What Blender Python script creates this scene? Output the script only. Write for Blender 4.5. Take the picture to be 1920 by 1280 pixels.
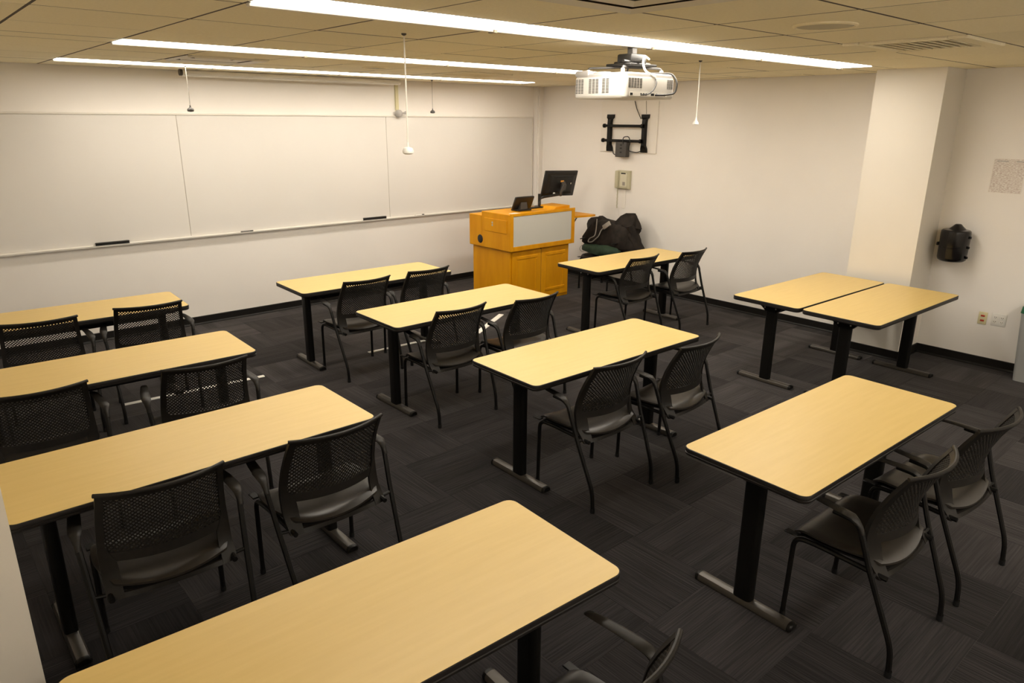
import bpy, bmesh, math, random
from mathutils import Vector, Matrix
random.seed(7)
for o in list(bpy.data.objects): bpy.data.objects.remove(o)
scn = bpy.context.scene
COL = scn.collection
PI = math.pi

# ------------------------------------------------------------------ camera
cam_d = bpy.data.cameras.new('camera'); cam = bpy.data.objects.new('camera', cam_d); COL.objects.link(cam)
cam_d.sensor_width = 36.0; cam_d.sensor_fit = 'HORIZONTAL'
cam_d.lens = 1330.69 / 1920 * 36.0
cam_d.clip_start = 0.02
YAW, PITCH, ROLL = math.radians(41.2405), math.radians(17.3744), math.radians(0.3703)
_f = Vector((math.sin(YAW)*math.cos(PITCH), math.cos(YAW)*math.cos(PITCH), -math.sin(PITCH)))
_r = Vector((math.cos(YAW), -math.sin(YAW), 0)); _u = _r.cross(_f)
_r2 = _r*math.cos(ROLL) + _u*math.sin(ROLL); _u2 = -_r*math.sin(ROLL) + _u*math.cos(ROLL)
cam.matrix_world = Matrix(((_r2.x, _u2.x, -_f.x, 0), (_r2.y, _u2.y, -_f.y, 0), (_r2.z, _u2.z, -_f.z, 2.156), (0, 0, 0, 1)))
scn.camera = cam

# ------------------------------------------------------------------ world, exposure
w = bpy.data.worlds.new('world'); scn.world = w; w.use_nodes = True
w.node_tree.nodes['Background'].inputs[0].default_value = (0.02, 0.018, 0.015, 1)
w.node_tree.nodes['Background'].inputs[1].default_value = 0.2
vs = scn.view_settings
vs.view_transform = 'Standard'; vs.look = 'None'; vs.gamma = 1.0; vs.use_curve_mapping = False
vs.exposure = 0.16
LAMP_STRENGTH = 18.0
LAMP_COLOR = (1.0, 0.92, 0.80)

# ------------------------------------------------------------------ room numbers
ZC, YF, XR, XC = 2.60, 7.85, 7.38, 6.925
XL, YB = -0.35, -1.30
COLY0, COLY1 = 2.385, 2.965

# ------------------------------------------------------------------ materials
MATS = {}
def mat(name, col, rough=0.5, metal=0.0, spec=0.5, emit=None, coat=0.0):
    m = bpy.data.materials.new(name); m.use_nodes = True
    b = m.node_tree.nodes['Principled BSDF']
    b.inputs['Base Color'].default_value = (*col, 1); b.inputs['Roughness'].default_value = rough
    b.inputs['Metallic'].default_value = metal; b.inputs['Specular IOR Level'].default_value = spec
    b.inputs['Coat Weight'].default_value = coat
    if emit:
        b.inputs['Emission Color'].default_value = (*emit[0], 1); b.inputs['Emission Strength'].default_value = emit[1]
    MATS[name] = m
    return m
def nodes(m): return m.node_tree.nodes, m.node_tree.links, m.node_tree.nodes['Principled BSDF']
def noise_col(m, c1, c2, scale=(1, 1, 1), nscale=5.0, detail=4, coord='Object', bump=0.0, bscale=None, rand=0.0, lo=0.35, hi=0.65):
    N, L, b = nodes(m)
    tc = N.new('ShaderNodeTexCoord'); mp = N.new('ShaderNodeMapping'); mp.inputs['Scale'].default_value = scale
    L.new(tc.outputs[coord], mp.inputs['Vector'])
    nz = N.new('ShaderNodeTexNoise'); nz.inputs['Scale'].default_value = nscale; nz.inputs['Detail'].default_value = detail
    L.new(mp.outputs[0], nz.inputs['Vector'])
    cr = N.new('ShaderNodeValToRGB'); cr.color_ramp.elements[0].position = lo; cr.color_ramp.elements[1].position = hi
    cr.color_ramp.elements[0].color = (*c1, 1); cr.color_ramp.elements[1].color = (*c2, 1)
    L.new(nz.outputs['Fac'], cr.inputs[0])
    out = cr.outputs[0]
    if rand:
        oi = N.new('ShaderNodeObjectInfo'); hs = N.new('ShaderNodeHueSaturation')
        mr = N.new('ShaderNodeMapRange'); mr.inputs[3].default_value = 1-rand; mr.inputs[4].default_value = 1+rand
        L.new(oi.outputs['Random'], mr.inputs[0]); L.new(mr.outputs[0], hs.inputs['Value']); L.new(out, hs.inputs['Color']); out = hs.outputs[0]
    L.new(out, b.inputs['Base Color'])
    if bump:
        bp = N.new('ShaderNodeBump'); bp.inputs['Strength'].default_value = bump; bp.inputs['Distance'].default_value = 0.003
        n2 = N.new('ShaderNodeTexNoise'); n2.inputs['Scale'].default_value = bscale or nscale*8; n2.inputs['Detail'].default_value = 6
        L.new(tc.outputs[coord], n2.inputs['Vector']); L.new(n2.outputs['Fac'], bp.inputs['Height']); L.new(bp.outputs[0], b.inputs['Normal'])
    return m

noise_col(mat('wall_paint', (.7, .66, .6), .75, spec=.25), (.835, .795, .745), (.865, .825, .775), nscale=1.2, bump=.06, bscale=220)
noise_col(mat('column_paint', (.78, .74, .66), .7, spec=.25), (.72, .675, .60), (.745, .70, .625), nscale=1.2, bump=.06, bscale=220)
noise_col(mat('whiteboard', (.8, .77, .7), .42, spec=.3), (.725, .695, .65), (.75, .72, .675), nscale=.8)
mat('board_trim', (.74, .70, .63), .45, 0)
mat('board_seam', (.42, .38, .32), .6)
noise_col(mat('ceiling_tile', (.6, .5, .33), .9, spec=.1), (.89, .81, .595), (.93, .85, .63), nscale=60, bump=.35, bscale=140, rand=.03)
mat('grid_metal', (.055, .038, .018), .8)
mat('ceiling_deck', (.1, .08, .05), .9)
mat('lamp_lens', (.9, .9, .9), .4, emit=(LAMP_COLOR, LAMP_STRENGTH))
mat('lamp_trim', (.75, .70, .60), .45)
mat('speaker_grille', (.52, .47, .34), .7)
mat('lamp_gap', (.18, .15, .10), .7)
mat('base_black', (.008, .007, .006), .45, spec=.3)
mat('metal_white', (.84, .81, .75), .4)
noise_col(mat('laminate', (.8, .6, .3), .38, spec=.4), (.655, .468, .166), (.688, .498, .184), scale=(1.2, 14, 1), nscale=3.2, detail=8, lo=.3, hi=.7)
mat('edge_black', (.012, .010, .009), .42, spec=.4)
mat('frame_black', (.004, .0036, .003), .42, spec=.22)
mat('foot_metal', (.05, .043, .035), .35, .3)
mat('bolt_metal', (.6, .57, .5), .3, .9)
noise_col(mat('chair_plastic', (.04, .034, .028), .44, spec=.27), (.010, .0086, .0072), (.0135, .0115, .0095), nscale=40, bump=.08, bscale=900)
noise_col(mat('seat_plastic', (.02, .017, .013), .36, spec=.45), (.018, .0152, .012), (.024, .020, .016), nscale=30, bump=.06, bscale=900)
mat('chair_mesh', (.013, .011, .009), .6, spec=.2)
mat('chair_tube', (.005, .0045, .004), .42, spec=.25)
noise_col(mat('podium_wood', (.6, .3, .05), .45, spec=.18), (.58, .238, .002), (.68, .305, .004), scale=(3, 3, .7), nscale=3.5, detail=8, lo=.3, hi=.7)
mat('podium_panel', (.56, .55, .50), .4, .1)
mat('dark_gap', (.10, .045, .008), .8)
mat('screen_plastic', (.012, .011, .010), .35, spec=.4)
mat('grey_plastic', (.07, .065, .06), .5)
mat('dark_grey', (.055, .05, .045), .45)
mat('white_plastic', (.78, .76, .71), .35)
mat('projector_white', (.64, .615, .57), .4)
mat('light_grey', (.42, .40, .38), .45)
mat('beige_plastic', (.50, .47, .33), .5)
mat('phone_face', (.62, .59, .46), .5)
mat('cream_plate', (.66, .60, .36), .4)
mat('red_plastic', (.45, .05, .03), .4)
mat('pure_dark', (.004, .004, .004), .6)
mat('black_gloss', (.006, .005, .005), .2, spec=.4)
mat('orange_tag', (.8, .38, .06), .5)
mat('bin_grey', (.30, .30, .29), .5)
mat('bin_green', (.012, .11, .05), .4)
mat('tape_white', (.80, .78, .72), .5)
mat('cord_white', (.72, .68, .60), .5)
mat('cord_black', (.02, .018, .016), .5)
noise_col(mat('jacket_cloth', (.02, .015, .012), .8, spec=.2), (.014, .011, .009), (.026, .020, .016), nscale=14, bump=.3, bscale=120)
noise_col(mat('bag_green', (.02, .05, .03), .7, spec=.3), (.018, .040, .024), (.035, .065, .040), nscale=12, bump=.3, bscale=90)
mat('lanyard_grey', (.30, .27, .23), .7)
mat('plate_wall', (.83, .785, .72), .6)

def carpet_mat():
    m = mat('carpet', (.03, .028, .03), .95, spec=.1)
    N, L, b = nodes(m)
    b.inputs['Sheen Roughness'].default_value = .45; b.inputs['Sheen Tint'].default_value = (1, .94, .92, 1)
    tc = N.new('ShaderNodeTexCoord'); oi = N.new('ShaderNodeObjectInfo')
    add = N.new('ShaderNodeVectorMath'); add.operation = 'ADD'
    sc = N.new('ShaderNodeVectorMath'); sc.operation = 'SCALE'; sc.inputs['Scale'].default_value = 37.0
    L.new(oi.outputs['Random'], sc.inputs[0]); L.new(tc.outputs['Object'], add.inputs[0]); L.new(sc.outputs[0], add.inputs[1])
    # stripes along object Y (tiles alternate by a quarter turn)
    mp = N.new('ShaderNodeMapping'); mp.inputs['Scale'].default_value = (120, 3, 1); L.new(add.outputs[0], mp.inputs[0])
    n1 = N.new('ShaderNodeTexNoise'); n1.inputs['Scale'].default_value = 1.0; n1.inputs['Detail'].default_value = 3; L.new(mp.outputs[0], n1.inputs['Vector'])
    mp2 = N.new('ShaderNodeMapping'); mp2.inputs['Scale'].default_value = (9, 1.2, 1); L.new(add.outputs[0], mp2.inputs[0])
    n2 = N.new('ShaderNodeTexNoise'); n2.inputs['Scale'].default_value = 1.0; n2.inputs['Detail'].default_value = 2; L.new(mp2.outputs[0], n2.inputs['Vector'])
    cr = N.new('ShaderNodeValToRGB'); e = cr.color_ramp.elements
    e[0].position = .36; e[0].color = (.0070, .0064, .0074, 1); e[1].position = .68; e[1].color = (.0178, .0158, .0170, 1)
    L.new(n1.outputs['Fac'], cr.inputs[0])
    hs = N.new('ShaderNodeHueSaturation'); L.new(cr.outputs[0], hs.inputs['Color'])
    mr = N.new('ShaderNodeMapRange'); mr.inputs[3].default_value = .70; mr.inputs[4].default_value = 1.28; L.new(oi.outputs['Random'], mr.inputs[0])
    mr2 = N.new('ShaderNodeMapRange'); mr2.inputs[1].default_value = .3; mr2.inputs[2].default_value = .7; mr2.inputs[3].default_value = .8; mr2.inputs[4].default_value = 1.2; L.new(n2.outputs['Fac'], mr2.inputs[0])
    mu = N.new('ShaderNodeMath'); mu.operation = 'MULTIPLY'; L.new(mr.outputs[0], mu.inputs[0]); L.new(mr2.outputs[0], mu.inputs[1]); L.new(mu.outputs[0], hs.inputs['Value'])
    sw = N.new('ShaderNodeMath'); sw.operation = 'MULTIPLY'; sw.inputs[1].default_value = .19; L.new(mu.outputs[0], sw.inputs[0]); L.new(sw.outputs[0], b.inputs['Sheen Weight'])
    L.new(hs.outputs[0], b.inputs['Base Color'])
    bp = N.new('ShaderNodeBump'); bp.inputs['Strength'].default_value = .7; bp.inputs['Distance'].default_value = .004
    L.new(n1.outputs['Fac'], bp.inputs['Height']); L.new(bp.outputs[0], b.inputs['Normal'])
carpet_mat()

def paper_mat():
    m = mat('printed_paper', (.7, .66, .6), .6)
    N, L, b = nodes(m)
    tc = N.new('ShaderNodeTexCoord'); sx = N.new('ShaderNodeSeparateXYZ'); L.new(tc.outputs['Object'], sx.inputs[0])
    mp = N.new('ShaderNodeMapping'); mp.inputs['Scale'].default_value = (1, 55, 190); L.new(tc.outputs['Object'], mp.inputs[0])
    nz = N.new('ShaderNodeTexNoise'); nz.inputs['Scale'].default_value = 1.0; nz.inputs['Detail'].default_value = 2; L.new(mp.outputs[0], nz.inputs['Vector'])
    cr = N.new('ShaderNodeValToRGB'); e = cr.color_ramp.elements
    e[0].position = .40; e[0].color = (.56, .47, .42, 1); e[1].position = .60; e[1].color = (.80, .765, .71, 1)
    L.new(nz.outputs['Fac'], cr.inputs[0])
    L.new(cr.outputs[0], b.inputs['Base Color'])
paper_mat()

# ------------------------------------------------------------------ mesh helpers
class MB:
    def __init__(s): s.v = []; s.f = []
    def add(s, vs, fs):
        n = len(s.v); s.v += [tuple(p) for p in vs]; s.f += [tuple(i+n for i in q) for q in fs]; return s
    def box(s, x0, x1, y0, y1, z0, z1):
        vs = [(x0, y0, z0), (x1, y0, z0), (x1, y1, z0), (x0, y1, z0), (x0, y0, z1), (x1, y0, z1), (x1, y1, z1), (x0, y1, z1)]
        return s.add(vs, [(0, 3, 2, 1), (4, 5, 6, 7), (0, 1, 5, 4), (1, 2, 6, 5), (2, 3, 7, 6), (3, 0, 4, 7)])
    def bbox(s, x0, x1, y0, y1, z0, z1, b=.004, seg=1):
        bm = bmesh.new()
        bmesh.ops.create_cube(bm, size=1, matrix=Matrix.Translation(((x0+x1)/2, (y0+y1)/2, (z0+z1)/2)) @ Matrix.Diagonal((x1-x0, y1-y0, z1-z0, 1)))
        bmesh.ops.bevel(bm, geom=bm.edges[:], offset=b, segments=seg, affect='EDGES', profile=.5)
        return s.bm(bm)
    def bm(s, bm, M=None):
        bm.verts.index_update()
        s.add([tuple((M @ v.co) if M else v.co) for v in bm.verts], [tuple(v.index for v in f.verts) for f in bm.faces]); bm.free(); return s
    def loft(s, secs, closed=True, caps=True):
        n = len(secs[0]); vs = [p for q in secs for p in q]; fs = []
        for i in range(len(secs)-1):
            for j in range(n if closed else n-1):
                k = (j+1) % n; fs.append((i*n+j, i*n+k, (i+1)*n+k, (i+1)*n+j))
        if caps and closed: fs.append(tuple(range(n-1, -1, -1))); fs.append(tuple((len(secs)-1)*n+j for j in range(n)))
        return s.add(vs, fs)
    def tube(s, pts, r, seg=8, r2=None, up=None):
        pts = [Vector(p) for p in pts]; secs = []; N = None
        for i, p in enumerate(pts):
            t = (pts[min(i+1, len(pts)-1)] - pts[max(i-1, 0)]).normalized()
            if N is None:
                a = Vector(up) if up else (Vector((0, 0, 1)) if abs(t.z) < .9 else Vector((1, 0, 0)))
                N = (a - t*a.dot(t)).normalized()
            else: N = (N - t*N.dot(t)).normalized()
            B = t.cross(N); rr = r[i] if isinstance(r, (list, tuple)) else r; q = r2 if r2 else rr
            secs.append([p + N*(rr*math.cos(2*PI*k/seg)) + B*(q*math.sin(2*PI*k/seg)) for k in range(seg)])
        return s.loft(secs)
    def lathe(s, prof, c=(0, 0, 0), seg=20, a0=0, a1=2*PI):
        full = abs(a1-a0-2*PI) < 1e-6; m = seg if full else seg+1; vs = []; fs = []
        for r, z in prof:
            for k in range(m):
                a = a0 + (a1-a0)*k/seg; vs.append((c[0]+r*math.cos(a), c[1]+r*math.sin(a), c[2]+z))
        for i in range(len(prof)-1):
            for k in range(seg):
                kk = (k+1) % m; fs.append((i*m+k, i*m+kk, (i+1)*m+kk, (i+1)*m+k))
        return s.add(vs, fs)
    def xform(s, M):
        s.v = [tuple(M @ Vector(p)) for p in s.v]; return s
def fillet(pts, r, n=5):
    pts = [Vector(p) for p in pts]; out = [pts[0]]
    for i in range(1, len(pts)-1):
        a, b, c = pts[i-1], pts[i], pts[i+1]; d1 = (a-b); d2 = (c-b)
        rr = min(r, d1.length*.45, d2.length*.45); p0 = b + d1.normalized()*rr; p1 = b + d2.normalized()*rr
        for k in range(n+1):
            t = k/n; out.append(p0*(1-t)**2 + b*2*t*(1-t) + p1*t*t)
    out.append(pts[-1]); return out
def rrect(x0, x1, y0, y1, r, n=6):
    P = []
    for cx, cy, a in ((x1-r, y1-r, 0), (x0+r, y1-r, 90), (x0+r, y0+r, 180), (x1-r, y0+r, 270)):
        for k in range(n+1):
            t = math.radians(a + 90*k/n); P.append((cx+r*math.cos(t), cy+r*math.sin(t)))
    return P
def prism(mb, P, z0, z1):
    return mb.loft([[(x, y, z0) for x, y in P], [(x, y, z1) for x, y in P]])
def mesh(name, mb, mname, smooth=True, ang=38):
    me = bpy.data.meshes.new(name); me.from_pydata(mb.v, [], mb.f); me.update()
    bm = bmesh.new(); bm.from_mesh(me); bmesh.ops.recalc_face_normals(bm, faces=bm.faces[:]); bm.to_mesh(me); bm.free()
    me.materials.append(MATS[mname])
    if smooth:
        me.shade_smooth(); me.set_sharp_from_angle(angle=math.radians(ang))
    return me
def obj(name, mb, mname, parent=None, loc=(0, 0, 0), rz=0.0, smooth=True, ang=38):
    me = mb if isinstance(mb, bpy.types.Mesh) else mesh(name, mb, mname, smooth, ang)
    o = bpy.data.objects.new(name, me); COL.objects.link(o)
    o.location = loc; o.rotation_euler = (0, 0, rz)
    if parent: o.parent = parent
    return o
def tag(o, label, cat, group=None):
    o['label'] = label; o['category'] = cat
    if group: o['group'] = group
    return o
def thing(name, label, cat, loc=(0, 0, 0), rz=0.0, group=None):
    o = bpy.data.objects.new(name, None); COL.objects.link(o); o.empty_display_size = .1
    o.location = loc; o.rotation_euler = (0, 0, rz)
    return tag(o, label, cat, group)
def struct(name, mb, mname, parent=None, smooth=False):
    o = obj(name, mb, mname, parent, smooth=smooth)
    if not parent: o['kind'] = 'structure'
    return o
def copy_tree(o, parent=None):
    c = o.copy(); COL.objects.link(c)
    if parent: c.parent = parent
    for ch in list(o.children): copy_tree(ch, c)
    return c

# ================================================================== SETTING
fl = struct('floor', MB().box(XL-.1, XR+.1, YB-.1, YF+.1, -.10, -.006), 'pure_dark')
TS = .5; tile_me = {}
def tile_mesh(wx, wy):
    k = (round(wx, 3), round(wy, 3))
    if k not in tile_me:
        tile_me[k] = mesh('carpet_tile', MB().bbox(-wx/2+.0002, wx/2-.0002, -wy/2+.0002, wy/2-.0002, -.006, 0, .0005), 'carpet', smooth=False)
    return tile_me[k]
xs = [XL] + [.225-.5+TS*i for i in range(40) if XL+.05 < .225-.5+TS*i < XR-.05] + [XR]
ys = [YB] + [.09-1.0-.5+TS*i for i in range(40) if YB+.05 < .09-1.5+TS*i < YF-.05] + [YF]
for i in range(len(xs)-1):
    for j in range(len(ys)-1):
        wx, wy = xs[i+1]-xs[i], ys[j+1]-ys[j]; q = (i+j) % 2
        o = obj('carpet_tile', tile_mesh(wy, wx) if q else tile_mesh(wx, wy), None, fl, ((xs[i]+xs[i+1])/2, (ys[j]+ys[j+1])/2, 0), PI/2 if q else 0)

struct('wall_front', MB().box(XL-.1, XR+.1, YF, YF+.1, -.006, ZC+.06), 'wall_paint')
struct('wall_right', MB().box(XR, XR+.1, YB-.1, YF, -.006, ZC+.06), 'wall_paint')
struct('wall_left', MB().box(XL-.1, XL, YB-.1, YF, -.006, ZC+.06), 'wall_paint')
struct('wall_back', MB().box(XL, XR, YB-.1, YB, -.006, ZC+.06), 'wall_paint')
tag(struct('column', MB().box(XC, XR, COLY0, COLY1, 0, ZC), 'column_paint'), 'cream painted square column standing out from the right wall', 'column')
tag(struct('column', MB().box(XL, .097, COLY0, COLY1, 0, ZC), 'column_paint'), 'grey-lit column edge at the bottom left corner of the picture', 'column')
struct('trim_1', MB().box(7.262, XR, YF-.085, YF, 0, ZC).box(7.285, 7.315, YF-.10, YF-.085, 0, ZC), 'wall_paint')
def baseboard(name, segs):
    mb = MB()
    for (x0, y0, x1, y1, nx, ny) in segs:
        h, t, toe = .089, .010, .016
        prof = [(0, 0), (toe, 0), (toe, .006), (t, .020), (t, h-.004), (t-.004, h), (0, h)]
        mb.loft([[(x0+nx*a, y0+ny*a, z) for a, z in prof], [(x1+nx*a, y1+ny*a, z) for a, z in prof]])
    return struct(name, mb, 'base_black')
baseboard('baseboard_front', [(XL, YF, 7.262, YF, 0, -1)])
baseboard('baseboard_right', [(XR, YF-.1, XR, COLY1, -1, 0), (XC, COLY1+.016, XC, COLY0-.016, -1, 0), (XC, COLY0, XR, COLY0, 0, -1), (XC, COLY1, XR, COLY1, 0, 1), (XR, COLY0, XR, YB, -1, 0)])
baseboard('baseboard_left', [(XL, YF, XL, COLY1, 1, 0), (XL, COLY0, XL, YB, 1, 0), (XL, COLY0, .097, COLY0, 0, -1)])

# ---- ceiling: deck, tiles, grid
ceil = struct('ceiling', MB().box(XL-.1, XR+.1, YB-.1, YF+.1, ZC+.06, ZC+.12), 'ceiling_deck')
gx = [XL] + [1.26+.65*i for i in range(-2, 10) if XL+.05 < 1.26+.65*i < XR-.05] + [XR]
SLOTS = [(-.98, -.68), (2.80, 3.11), (5.0, 5.30), (6.95, 7.20)]  # first slot: unseen row added behind the camera to light the column faces
gy = [YB, -.98, -.68, 0.0, .74, 1.48, 2.17, 2.80, 3.11, 3.77, 4.43, 5.0, 5.30, 5.88, 6.45, 6.95, 7.20, YF]
SX0, SX1 = 1.26, 6.46
VENTS = {(4.51, 1.48): 'slot', (1.91, 1.48): 'diff', (1.91, 5.88): 'diff2', (4.51, 5.88): 'slot2'}
ct = {}
def is_slot(y0): return any(abs(y0-a) < 1e-3 for a, b in SLOTS)
for i in range(len(gx)-1):
    for j in range(len(gy)-1):
        x0, x1, y0, y1 = gx[i], gx[i+1], gy[j], gy[j+1]
        if is_slot(y0) and x0 > (SX0-.01 if y0 > 1 else SX0-1.31) and x1 < SX1+.01: continue
        if any(abs(x0-a) < .01 and abs(y0-b) < .01 for a, b in VENTS): continue
        wx, wy = x1-x0-.014, y1-y0-.018; k = (round(wx, 3), round(wy, 3))
        if k not in ct: ct[k] = mesh('ceiling_tile', MB().bbox(-wx/2, wx/2, -wy/2, wy/2, 0, .018, .002), 'ceiling_tile', smooth=False)
        obj('ceiling_tile', ct[k], None, ceil, ((x0+x1)/2, (y0+y1)/2, ZC + random.uniform(-.001, .0015)))
for x in gx[1:-1]: obj('grid_bar', MB().box(x-.012, x+.012, YB, YF, ZC+.0012, ZC+.03), 'grid_metal', ceil, smooth=False)
for y in gy[1:-1]: obj('grid_bar', MB().box(XL, XR, y-.010, y+.010, ZC+.0015, ZC+.031), 'grid_metal', ceil, smooth=False)

# ---- ceiling lights: four fixtures in each seen row, plus an added unseen row
def make_light(y0, y1):
    t = thing('ceiling_light', '', 'ceiling light', (0, 0, 0), group='linear ceiling lights')
    d = y1-y0; L = 1.30
    obj('lens', MB().box(.006, L-.006, .012, d-.062, ZC-.004, ZC+.006), 'lamp_lens', t, smooth=False)
    obj('housing', MB().box(0, L, .008, d-.008, ZC+.007, ZC+.055), 'lamp_trim', t, smooth=False)
    obj('side_rail', MB().bbox(.006, L-.006, d-.042, d-.006, ZC-.012, ZC+.006, .003), 'lamp_trim', t, smooth=False)
    obj('shadow_gap', MB().box(.0, L, d-.061, d-.043, ZC-.001, ZC+.006), 'lamp_gap', t, smooth=False)
    obj('end_clip', MB().box(L-.012, L+.008, d-.05, d-.0, ZC-.016, ZC-.004), 'lamp_gap', t, smooth=False)
    return t
ROWN = ['unseen row added behind the camera for its light', 'nearest row', 'middle row', 'row by the whiteboard']
ORD = ['first', 'second', 'third', 'fourth', 'fifth']
for ri, (a, b) in enumerate(SLOTS):
    base = make_light(a, b)
    ks = range(4) if ri else range(-1, 4)  # unseen row takes an extra left fixture to brighten near table and left column
    for n_, k in enumerate(ks):
        o = base if n_ == 0 else copy_tree(base)
        o.location = (SX0+1.30*k, a, 0)
        o['label'] = 'long white ceiling light, %s from the left in the %s' % (ORD[n_], ROWN[ri])

# ---- ceiling vents and speakers
def vent(x0, y0, x1, y1, kind, label):
    t = thing('ceiling_vent', label, 'vent', ((x0+x1)/2, (y0+y1)/2, ZC), group='ceiling air vents')
    hx, hy = (x1-x0)/2-.006, (y1-y0)/2-.006
    obj('backing', MB().box(-hx, hx, -hy, hy, .02, .03), 'pure_dark', t, smooth=False)
    if kind.startswith('slot'):
        fr = MB()
        for (a, b, c, d) in ((-hx, hx, -hy, -hy+.10), (-hx, hx, hy-.10, hy), (-hx, -hx+.06, -hy+.1, hy-.1), (hx-.06, hx, -hy+.1, hy-.1)):
            fr.bbox(a, b, c, d, -.014, .016, .006)
        obj('frame', fr, 'ceiling_tile', t)
        n = 9
        for k in range(n):
            y = -hy+.10 + (2*hy-.2)*(k+.5)/n
            s = MB().box(-hx+.06, hx-.06, -.024, .024, -.0015, .0015).xform(Matrix.Translation((0, y, .002)) @ Matrix.Rotation(math.radians(42), 4, 'X'))
            obj('slat', s, 'ceiling_tile', t, smooth=False)
    else:
        for k, (o_, z) in enumerate(((0, -.016), (.085, -.004), (.17, .006))):
            a, b = hx-o_, hy-o_; wdt = .062; fr = MB()
            fr.loft([[(sx*a, sy*b, z+.014) for sx, sy in ((-1, -1), (1, -1), (1, 1), (-1, 1))], [(sx*(a-.012), sy*(b-.012), z) for sx, sy in ((-1, -1), (1, -1), (1, 1), (-1, 1))],
                     [(sx*(a-wdt), sy*(b-wdt), z+.012) for sx, sy in ((-1, -1), (1, -1), (1, 1), (-1, 1))]], caps=False)
            obj('louvre_ring', fr, 'lamp_trim', t, smooth=False)
        obj('centre_plate', MB().bbox(-hx+.25, hx-.25, -hy+.25, hy-.25, .008, .014, .003), 'lamp_trim', t, smooth=False)
    return t
vent(4.51, 1.48, 5.16, 2.17, 'slot', 'slotted return-air grille in the ceiling above the right column side')
vent(1.91, 1.48, 2.56, 2.17, 'diff', 'square stepped air diffuser at the top edge above the projector')
vent(1.91, 5.88, 2.56, 6.45, 'diff', 'square air diffuser between the far light rows, left of the hanging cord')
vent(4.51, 5.88, 5.16, 6.45, 'slot', 'slotted grille between the far light rows, right of the hanging cord')
def speaker(x, y, r, label):
    t = thing('ceiling_speaker', label, 'speaker', (x, y, ZC), group='round ceiling speakers')
    obj('rim', MB().lathe([(r, .004), (r, -.006), (r-.012, -.010), (r-.02, -.006)], seg=36), 'ceiling_tile', t)
    obj('grille', MB().lathe([(r-.018, -.005), (r*.5, -.009), (.001, -.010)], seg=36), 'speaker_grille', t)
speaker(3.60, 1.82, .15, 'round speaker grille set in a ceiling tile near the slotted return grille')
speaker(3.62, 6.05, .12, 'small round speaker grille in the ceiling between the far light rows')

# ================================================================== WHITEBOARD
wb = thing('whiteboard', 'long white dry-erase board of three panels on the front wall', 'whiteboard', (0, YF, 0))
BX = [-.06, 2.37, 4.80, 7.23]; BZ0, BZ1 = .965, 2.175
for k in range(3):
    obj('board_panel', MB().bbox(BX[k]+.003, BX[k+1]-.003, -.016, -.002, BZ0, BZ1, .002), 'whiteboard', wb, smooth=False)
    if k: obj('panel_seam', MB().box(BX[k]-.003, BX[k]+.003, -.013, -.002, BZ0, BZ1), 'board_seam', wb, smooth=False)
obj('top_trim', MB().bbox(BX[0]-.012, BX[3]+.012, -.024, -.001, BZ1, BZ1+.018, .003), 'board_trim', wb, smooth=False)
for x in (BX[0]-.012, BX[3]-.004): obj('side_trim', MB().bbox(x, x+.016, -.022, -.001, BZ0, BZ1, .003), 'board_trim', wb, smooth=False)
obj('marker_tray', MB().loft([[(x, y, z) for y, z in ((-.001, BZ0), (-.001, BZ0-.034), (-.012, BZ0-.034), (-.046, BZ0-.022), (-.050, BZ0-.008), (-.046, BZ0-.008), (-.043, BZ0-.015), (-.014, BZ0-.018), (-.014, BZ0))] for x in (BX[0]-.012, BX[3]+.012)]), 'metal_white', wb, smooth=False)
def eraser(x, L, label):
    t = thing('board_eraser', label, 'eraser', (x, YF-.033, BZ0-.0145), group='erasers on the board tray')
    obj('felt', MB().bbox(-L/2, L/2, -.014, .014, 0, .018, .004), 'pure_dark', t)
    obj('handle', MB().bbox(-L/2, L/2, -.015, .015, .018, .036, .005, 2), 'screen_plastic', t)
eraser(1.62, .30, 'long black eraser on the tray at the left end of the whiteboard')
eraser(4.57, .32, 'black eraser on the tray just left of the right board panel')
def marker(x, m, label):
    t = thing('board_marker', label, 'marker', (x, YF-.032, BZ0-.0065), group='markers on the board tray')
    obj('barrel', MB().tube([(-.05, 0, 0), (.05, 0, 0)], .008, 10), m, t); obj('cap', MB().tube([(.05, 0, 0), (.085, 0, 0)], .0088, 10), 'cord_black', t)
marker(2.94, 'dark_grey', 'small dark marker on the tray under the middle board panel')
marker(5.22, 'white_plastic', 'white marker with black cap on the tray right of the second eraser')

# ---- rolled projection screen case, conduit
t = thing('screen_case', 'long white projection screen case under the ceiling by the whiteboard wall', 'projection screen', (0, 7.66, 2.572))
case = [(.030*math.cos(a), .028*math.sin(a)) for a in [2*PI*k/16 for k in range(16)]]
obj('case_body', MB().loft([[(x, a, b) for a, b in case] for x in (2.42, 4.88)]), 'metal_white', t)
for x in (2.40, 4.88): obj('end_cap', MB().loft([[(x+d, a*1.12, b*1.1) for a, b in case] for d in (0, .025)]), 'dark_grey' if x < 3 else 'metal_white', t)
obj('slot_edge', MB().bbox(2.42, 4.88, -.008, .008, -.036, -.024, .002), 'metal_white', t)
t = thing('wall_conduit', 'beige conduit dropping from the ceiling to a small white swivel sensor', 'conduit', (4.97, YF, 2.22))
obj('raceway', MB().bbox(-.022, .022, -.022, 0, .03, .38, .003), 'cream_plate', t)
obj('sensor_body', MB().lathe([(.001, -.045), (.03, -.038), (.044, -.01), (.044, .02), (.03, .04), (.001, .045)], (0, -.045, -.005), 16), 'light_grey', t)
obj('sensor_arm', MB().tube([(.03, -.05, 0), (.085, -.06, .005)], .009, 8).lathe([(.001, -.02), (.018, -.014), (.018, .014), (.001, .02)], (.095, -.06, .006), 12), 'light_grey', t)

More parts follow.
